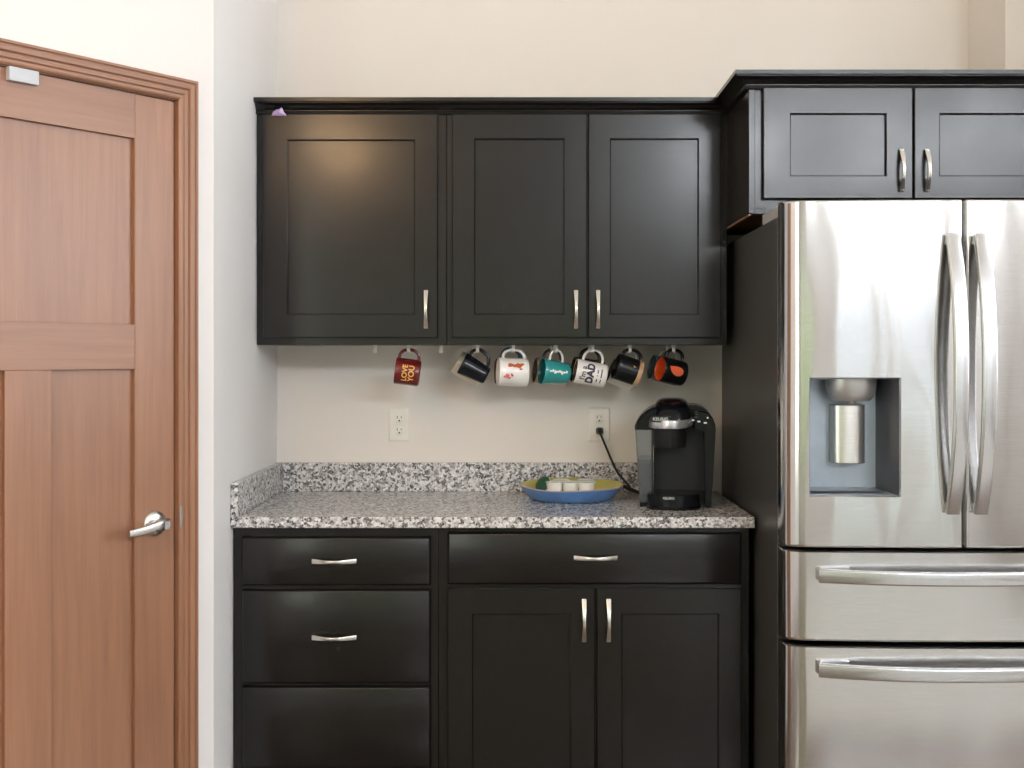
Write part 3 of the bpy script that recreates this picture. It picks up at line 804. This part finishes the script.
mb = MB(); mb.tube(smooth_path([(PX(624, .06), -.066, CT1 + .022), (PX(628, .07), -.078, CT1 + .016), (PX(634, .09), -.10, CT1 + .011), (PX(640, .12), -.13, CT1 + .008), (PX(648, .16), -.165, CT1 + .012)], 6), .0062, 10)
mb.xform(ku).build('cord_bundle', M['mblack'], cord)

TURN = math.radians(-7.0)
km.rotation_euler = (0, 0, TURN); km.location.x += .009

# ------------------------------------------------------------------ platter and coffee pods
PXC, PDC = PX(570.6, .207), .213
pt = empty('serving_bowl', (PXC, -PDC, CT1 + .0006))
thing(pt, 'wide shallow pottery bowl, blue outside and yellow inside, on the granite worktop', 'bowl')
mb = MB(); n = 64
P_ = [(.0, .002, 0), (.110, .0, 0), (.128, .002, 0), (.138, .012, 0), (.150, .029, 0), (.1585, .0405, 0), (.1605, .0435, 2), (.1585, .0445, 2), (.150, .0385, 1), (.139, .024, 1), (.126, .0155, 1), (.100, .0125, 1), (.0, .012, 1)]
rings = []
for (r, h, mi) in P_:
    ring = []
    for i in range(n):
        a_ = 2 * PI * i / n
        wob = 1 + .012 * math.sin(3 * a_ + .6) + .008 * math.sin(5 * a_)
        lift = (.0030 * math.sin(a_) + .0015 * math.sin(4 * a_)) * (h / .044)
        ring.append((PXC + r * wob * math.cos(a_), -PDC + r * wob * math.sin(a_), CT1 + .0006 + h + lift))
    rings.append(ring)
for k in range(len(P_) - 1): mb.loft([rings[k], rings[k + 1]], max(P_[k][2], P_[k + 1][2]) if 1 in (P_[k][2], P_[k + 1][2]) and P_[k][2] != 2 else (P_[k + 1][2] if P_[k][2] == 0 else (2 if P_[k + 1][2] == 2 else 1)), False, False)
mb.build('dish', [M['pblue'], M['pyel'], M['pink']], pt)
pods = []
def pod(px, d, lean, label, mats, rot=0):
    o = empty('coffee_pod', (PX(px, d), -d, CT1 + .0135))
    thing(o, label, 'coffee pod', None)
    MB().lathe([(0, 0), (.0170, 0), (.0185, .0025), (.0225, .036), (.0228, .0395), (.0255, .0405), (.0255, .0425), (0, .0425)], n=36).build('cup', mats[0], o, local=True)
    MB().lathe([(.0252, .0427), (.0238, .0434), (0, .0436)], n=36, mis=[0, 1]).build('lid', [mats[1], mats[2]], o, local=True)
    o.rotation_euler = lean; o.scale = (1.06, 1.06, 1.06); pods.append(o); return o
PW = (M['pod'], M['podlid'], M['podlid2'])
pod(554.5, .275, (0, 0, 0), 'white coffee pod at the left end of the front row in the blue bowl', PW)
pod(570.6, .280, (0, 0, .4), 'white coffee pod in the middle of the front row in the blue bowl', PW)
pod(586.6, .278, (0, 0, .9), 'white coffee pod at the right end of the front row, nearest the coffee maker', PW)
pod(561, .215, (0, 0, 0), 'green rimmed coffee pod standing behind the left and middle pods', PW)
pod(586, .215, (0, 0, .3), 'green rimmed coffee pod standing behind the right front pod', PW)
lp = pod(543.0, .252, (math.radians(40), math.radians(-48), 0), 'coffee pod tipped on its side with its dark green lid facing left', (M['pod'], M['podlid'], M['podlid']))
lp.location = (PX(551, .235), -.228, CT1 + .0255)

# ------------------------------------------------------------------ mugs hanging under the wall cabinets
def finer(vs, fs):
    bm = bmesh.new(); bv = [bm.verts.new(v) for v in vs]
    for f in fs:
        try: bm.faces.new([bv[i] for i in f])
        except ValueError: pass
    bmesh.ops.triangulate(bm, faces=bm.faces)
    for _ in range(2):
        long_ = [e for e in bm.edges if e.calc_length() > .004]
        if long_: bmesh.ops.subdivide_edges(bm, edges=long_, cuts=1); bmesh.ops.triangulate(bm, faces=bm.faces)
    bm.verts.index_update()
    o = [v.co.copy() for v in bm.verts], [tuple(v.index for v in f.verts) for f in bm.faces]
    bm.free(); return o
APEX = {}
def mug(name, label, px, py, d, L, rr, rb, tilt, yaw, hp, hspan, mats, hmat=None, prints=(), group='mugs hanging under the wall cabinets', hth=.0048, zoff=0, base_band=None):
    # mats: outside, inside; prints: list of (kind, data, material)
    o = empty(name, (PX(px, d), -d, PZ(py, d)))
    ct_ = math.cos(math.radians(tilt))
    st_ = math.sin(math.radians(tilt)); hb = L / 2
    rad = lambda z: rb + (rr - rb) * ((z + hb) / L)
    def high(h):      # highest point of the handle's centre line: (rise, sideways offset)
        best = (-9, 0)
        for k in range(61):
            t_ = PI * k / 60; z = hspan / 2 * math.cos(t_) + zoff; x = rad(max(-hb, min(hb, z))) - .002 + h * max(0, math.sin(t_)) ** .75
            best = max(best, (x * ct_ + z * st_, (x * st_ - z * ct_) * math.cos(math.radians(yaw))))
        return best
    lo, hi = .005, .08                                     # the handle hangs on its hook
    for _ in range(40):
        hp = (lo + hi) / 2
        if PZ(py, d) + high(hp)[0] - hth > UZ0 - .0183: hi = hp
        else: lo = hp
    APEX[label] = (PX(px, d) + high(hp)[1], -d)
    ms = [mats[0], mats[1]] + [p[2] for p in prints]
    hb = L / 2
    rad = lambda z: rb + (rr - rb) * ((z + hb) / L)
    mb = MB()
    pf = [(0, -hb + .003), (rb * .72, -hb + .003), (rb * .76, -hb), (rb * .86, -hb), (rb * .965, -hb + .003), (rad(-hb + .009), -hb + .009)]
    for k in range(1, 9): z = -hb + .009 + (L - .011) * k / 8; pf.append((rad(z), z))
    pf += [(rr - .0012, hb), (rr - .003, hb - .0006), (rr - .0038, hb - .003)]
    nout = len(pf) - 1
    for k in range(1, 7): z = hb - .003 - (L - .014) * k / 6; pf.append((max(.004, rad(z) - .0042), z))
    pf.append((0, -hb + .0075))
    mis = [0] * (nout - 1) + [1] * (len(pf) - nout)
    mb.lathe(pf, n=44, mis=mis)
    if base_band:
        ms.append(base_band); bi = len(ms) - 1
        mb.lathe([(rad(-hb + .002) + .0004, -hb + .001), (rad(-hb + .014) + .0005, -hb + .014), (rad(-hb + .014) - .001, -hb + .0142)], n=44, mi=bi)
    for i, (kind, data, _) in enumerate(prints):
        if kind == 'text':
            txt, size, u0, v0, bold = data
            vs, fs = text_mesh(txt, size, bold=bold)
            vs, fs = finer(vs, fs)
        else:
            vs = []; fs = []
            for poly in data:
                o_ = len(vs); vs += [Vector((u, v, 0)) for u, v in poly]; fs.append(tuple(range(o_, len(vs))))
            u0 = v0 = 0; vs, fs = finer(vs, fs)
        wv = []
        for v in vs:
            z = v.y + v0; a_ = -PI / 2 + (v.x + u0) / rad(z); r_ = rad(z) + .0011
            wv.append((r_ * math.cos(a_), r_ * math.sin(a_), z))
        mb.add(wv, fs, 2 + i)
    body = mb.build('cup', ms, o, local=True)
    # handle on +x
    K = 26; pts = []
    for k in range(K + 1):
        t_ = PI * k / K
        z = hspan / 2 * math.cos(t_) + zoff
        x = rad(max(-hb, min(hb, z))) - .002 + hp * (max(0, math.sin(t_)) ** .75)
        pts.append((x, 0, z))
    hm = MB().tube(pts, 1, sec=lambda t: [(u * 1.0, v_) for u, v_ in rsec(hth * 1.35, hth, .95, 4)], up=(0, 1, 0))
    hm.build('handle', hmat or mats[0], o, local=True)
    o.rotation_mode = 'XYZ'
    o.rotation_euler = (0, -PI / 2 + math.radians(tilt), math.radians(yaw))
    thing(o, label, 'mug', group)
    return o
def blob(cu, cv, a_, b_, n=10, ph=0, w_=.25):
    return [(cu + a_ * (1 + w_ * math.sin(3 * t_ + ph)) * math.cos(t_), cv + b_ * (1 + w_ * math.cos(2 * t_ + ph)) * math.sin(t_)) for t_ in [2 * PI * i / n for i in range(n)]]
def rect(u0, u1, v0, v1): return [(u0, v0), (u1, v0), (u1, v1), (u0, v1)]
FDm = .235
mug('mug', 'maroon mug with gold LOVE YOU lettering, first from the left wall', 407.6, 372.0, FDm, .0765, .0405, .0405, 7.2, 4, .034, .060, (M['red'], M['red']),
    prints=[('text', ('LOVE', .0215, -.003, .0075, .0006), M['gold']), ('text', ('YOU', .0235, -.003, -.0125, .0006), M['gold'])])
mug('mug', 'glossy black tapered mug tilted steeply, second from the left', 474.5, 369.7, FDm, .0865, .0350, .0265, 28, 2, .030, .062, (M['navy'], M['navy']), zoff=.002)
mug('mug', 'white mug with rust and pink printed figures', 512.9, 372.2, FDm, .093, .0435, .0435, 2.5, 9, .032, .066, (M['cer'], M['cer']), hmat=M['cer'],
    prints=[('poly', [blob(.022, .012, .006, .012, 14, .3), blob(.021, -.008, .0075, .014, 14, 2), blob(.026, -.022, .004, .008, 10, 1), blob(.016, -.012, .003, .006, 9, 4)], M['print_rust']),
            ('poly', [blob(-.012, .024, .0065, .008, 12, 1.5), blob(-.017, .018, .004, .006, 10, 3), blob(-.006, .010, .003, .004, 9, 0), blob(-.014, .030, .003, .005, 9, .8)], M['print_pink']),
            ('poly', [blob(-.010, .008, .0035, .004, 9, .8), blob(.010, -.018, .003, .006, 9, .8)], M['print_rust'])])
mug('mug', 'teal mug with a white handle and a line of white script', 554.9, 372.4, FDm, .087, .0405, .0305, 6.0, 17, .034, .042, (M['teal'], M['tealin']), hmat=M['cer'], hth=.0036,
    prints=[('poly', [blob(.002 + .002 * math.sin(k * 2.1), .026 - .0075 * k, .0030 + .0012 * (k % 3), .0046, 8, k) for k in range(8)], M['print_white'])])
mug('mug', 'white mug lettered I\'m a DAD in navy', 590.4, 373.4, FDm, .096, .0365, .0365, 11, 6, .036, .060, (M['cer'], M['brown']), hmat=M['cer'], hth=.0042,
    prints=[('text', ("I'm a", .0225, -.003, .0265, .0006), M['print_navy']), ('text', ('DAD', .0300, -.001, .0045, .0016), M['print_navy']),
            ('poly', [rect(-.024, -.014, -.0185, -.0150), rect(-.005, -.002, -.0185, -.0150), rect(.003, .014, -.0185, -.0150), rect(-.026, -.013, -.0300, -.0265), rect(-.009, .018, -.0300, -.0265)], M['print_navy'])])
mug('mug', 'satin black mug with a tiny gold mark and a tan base', 627.6, 369.8, FDm, .078, .0400, .0400, 18.5, 8, .034, .058, (M['coal'], M['coal']), base_band=M['tan'],
    prints=[('poly', [[(.010, -.008), (.0165, -.004), (.013, -.0145)]], M['gold'])])
mug('mug', 'black mug with an orange inside and an orange emblem, nearest the refrigerator', 671.6, 371.4, FDm, .080, .0385, .0385, 11.5, 19, .032, .058, (M['coal'], M['orange']),
    prints=[('poly', [[(u, v * 1.25 + .006) for u, v in [(.012, .016), (.006, .014), (-.002, .011), (-.010, .004), (-.014, -.005), (-.012, -.015), (-.004, -.021), (.006, -.021), (.013, -.015), (.0155, -.004), (.014, .008)]]], M['print_orange'])])
GB = 'mugs hanging under the wall cabinets'
RD = .135
mug('mug', 'cream mug mostly hidden behind the tilted black mug', 468.5, 369.0, RD, .088, .0385, .0385, 32, 4, .030, .056, (M['cream'], M['cream']), group=GB)
mug('mug', 'maroon mug with a blue handle, mostly hidden behind the white mug with rust prints', 511.0, 371.6, RD, .100, .0400, .0400, 1, 6, .030, .058, (M['red'], M['brown']), hmat=M['blue'], group=GB, hth=.007)
mug('mug', 'tan mug mostly hidden behind the teal mug', 551.0, 372.0, RD, .104, .0400, .0370, 6, 10, .030, .056, (M['tan'], M['brown']), hmat=M['brown'], group=GB)
mug('mug', 'brown mug with a black handle, mostly hidden behind the DAD mug', 588.0, 371.6, RD, .098, .0400, .0400, 9, 8, .032, .060, (M['brown'], M['dbrown']), hmat=M['dbrown'], group=GB, hth=.006)
mug('mug', 'white mug showing below the satin black mug', 622.5, 374.6, RD, .082, .0400, .0400, 21, 4, .036, .050, (M['cer'], M['brown']), hmat=M['cer'], group=GB)
mug('mug', 'blue grey mug with a cream handle, partly hidden behind the orange lined mug', 665.5, 370.6, RD, .094, .0395, .0395, 13, 12, .032, .060, (M['bluegrey'], M['bluegrey']), hmat=M['cream'], group=GB)
# hooks
def make_hook(loc):
    o = empty('cup_hook', loc)
    mb = MB(); mb.loft([[(u, v, z) for u, v in rsec(.0065, .010, .6, 3)] for z in (0, -.0025)])
    mb.build('mount', M['white'], o, local=True)
    p = smooth_path([(0, .007, -.002), (0, .0075, -.010), (0, .005, -.0175), (0, -.002, -.0205), (0, -.009, -.0185), (0, -.0125, -.012), (0, -.0125, -.006)], 5)
    MB().tube(p, 1, sec=lambda t: rsec(.0052, .0022, .8, 3), up=(1, 0, 0)).build('hook', M['white'], o, local=True)
    return o
hooks = [((PX(375, .21), -.21), 'white plastic cup hook with nothing on it, left of the maroon mug'),
         ((PX(441, .21), -.21), 'white plastic cup hook with nothing on it, between the maroon and black mugs')]
HL = ['maroon LOVE YOU mug', 'tilted glossy black mug', 'white mug with rust prints', 'teal mug with the white handle', 'white DAD mug',
      'satin black mug with the gold mark', 'black mug with the orange inside', 'cream mug at the back', 'maroon mug at the back', 'tan mug at the back',
      'brown mug at the back', 'white mug at the back', 'blue grey mug at the back']
hooks += [(APEX[l], 'white plastic cup hook holding the ' + t) for l, t in zip(APEX, HL)]
h0 = None
for ((x, y), lab) in hooks:
    loc = (x, y, UZ0 - .0002)
    if h0 is None: h0 = make_hook(loc); hk = h0
    else:
        hk = h0.copy(); C.objects.link(hk); hk.location = loc
        for ch in h0.children:
            c2 = ch.copy(); c2.parent = hk; C.objects.link(c2)
    thing(hk, lab, 'hook', 'white cup hooks under the wall cabinets')

# ------------------------------------------------------------------ lilac scrap stuck under the crown
mb = MB(); yq = -(UF + .002)
sc0 = [(272, 116, .004), (273.5, 112.5, .007), (277, 110.5, .010), (280.5, 109.2, .006), (282.4, 108.2, .012), (284, 112, .009), (287, 116, .003), (280, 116.2, .006)]
ctr = (PX(279.5, UF), yq - .014, PZ(113, UF))
vs = [(PX(x, UF), yq - o_, PZ(y, UF)) for x, y, o_ in sc0] + [ctr] + [(PX(x, UF), yq + .0006, PZ(y, UF)) for x, y, o_ in sc0]
nn = len(sc0)
mb.add(vs, [(i, (i + 1) % nn, nn) for i in range(nn)] + [(i, (i + 1) % nn, nn + 1 + (i + 1) % nn, nn + 1 + i) for i in range(nn)] + [tuple(nn + 1 + i for i in range(nn))])
sk = mb.build('foil_scrap', M['purple'], angle=15)
thing(sk, 'small crumpled lilac foil scrap stuck at the top left of the corner wall cabinet', 'scrap')

rug = MB().box(.7, 3.1, -6.6, -2.3, .0005, .012).build('bounce_rug', plain('grey bounce rug', (.50, .49, .47), .9, 0, .2, 0, .06, 40), bevel=.004)  # unseen, added to lighten what the drawers and base doors reflect
thing(rug, 'pale grey rug added out of view to brighten reflections in the lower fronts', 'rug')
# ------------------------------------------------------------------ lamps and daylight
def emit(name, col, s):
    m, nt, b = new_mat(name); b.inputs['Base Color'].default_value = (0, 0, 0, 1)
    b.inputs['Emission Color'].default_value = (*col, 1); b.inputs['Emission Strength'].default_value = s; return m
def added_lamp(x, y, r, col, s, label):  # lamps added on the unseen ceiling for warm light
    o = empty('added_lamp', (x, y, CEIL)); thing(o, label, 'lamp')
    MB().lathe([(r + .02, 0), (r + .02, -.012), (r, -.014), (r, -.004)], (x, y, CEIL), 32).build('trim_ring', M['frame'], o)
    MB().lathe([(0, -.009), (r * .98, -.009), (r * .99, -.006), (r * .99, -.002)], (x, y, CEIL), 32).build('diffuser', emit('lamp glow', col, s), o)
added_lamp(.9, -2.6, .09, (1, .90, .78), 30, 'small round lamp added on the unseen ceiling over the kitchen floor')
added_lamp(2.6, -2.6, .09, (1, .90, .78), 30, 'small round lamp added on the unseen ceiling beyond the refrigerator')
pl_ = empty('pendant_lamp', (-.94, -3.05, 2.38)); thing(pl_, 'warm hanging globe lamp in front of the pantry door', 'lamp')
MB().lathe([(0, 2.405), (.03, 2.41), (.052, 2.43), (.06, 2.46), (.054, 2.49), (.035, 2.515), (.02, 2.522)], (-.94, -3.05, 0), 32).build('globe', emit('pendant glow', (1, .62, .32), 190), pl_)
MB().lathe([(.025, 2.515), (.025, 2.56), (.006, 2.57), (.006, CEIL - .03), (.06, CEIL - .03), (.06, CEIL)], (-.94, -3.05, 0), 24).build('stem', M['nickel'], pl_)
world = bpy.data.worlds.new('World'); bpy.context.scene.world = world; world.use_nodes = True
world.node_tree.nodes['Background'].inputs['Color'].default_value = (.8, .88, 1, 1)
world.node_tree.nodes['Background'].inputs['Strength'].default_value = .5

# ------------------------------------------------------------------ camera
cam = bpy.data.cameras.new('camera'); co = bpy.data.objects.new('camera', cam); C.objects.link(co)
co.location = (0, -D, EYE); co.rotation_euler = (PI / 2, 0, 0)
cam.sensor_fit = 'HORIZONTAL'; cam.sensor_width = 36; cam.lens = F / 1024 * 36
cam.shift_x = -(CX - 512) / 1024; cam.shift_y = -(384 - CY) / 1024
cam.clip_start = .02
sc = bpy.context.scene
sc.camera = co
sc.view_settings.view_transform = 'Standard'; sc.view_settings.look = 'None'
sc.view_settings.exposure = 0.32; sc.view_settings.gamma = 1; sc.view_settings.use_curve_mapping = False
sc.cycles.max_bounces = 10; sc.cycles.diffuse_bounces = 6; sc.cycles.glossy_bounces = 5
sc.cycles.use_denoising = True
sc.cycles.sample_clamp_indirect = 8
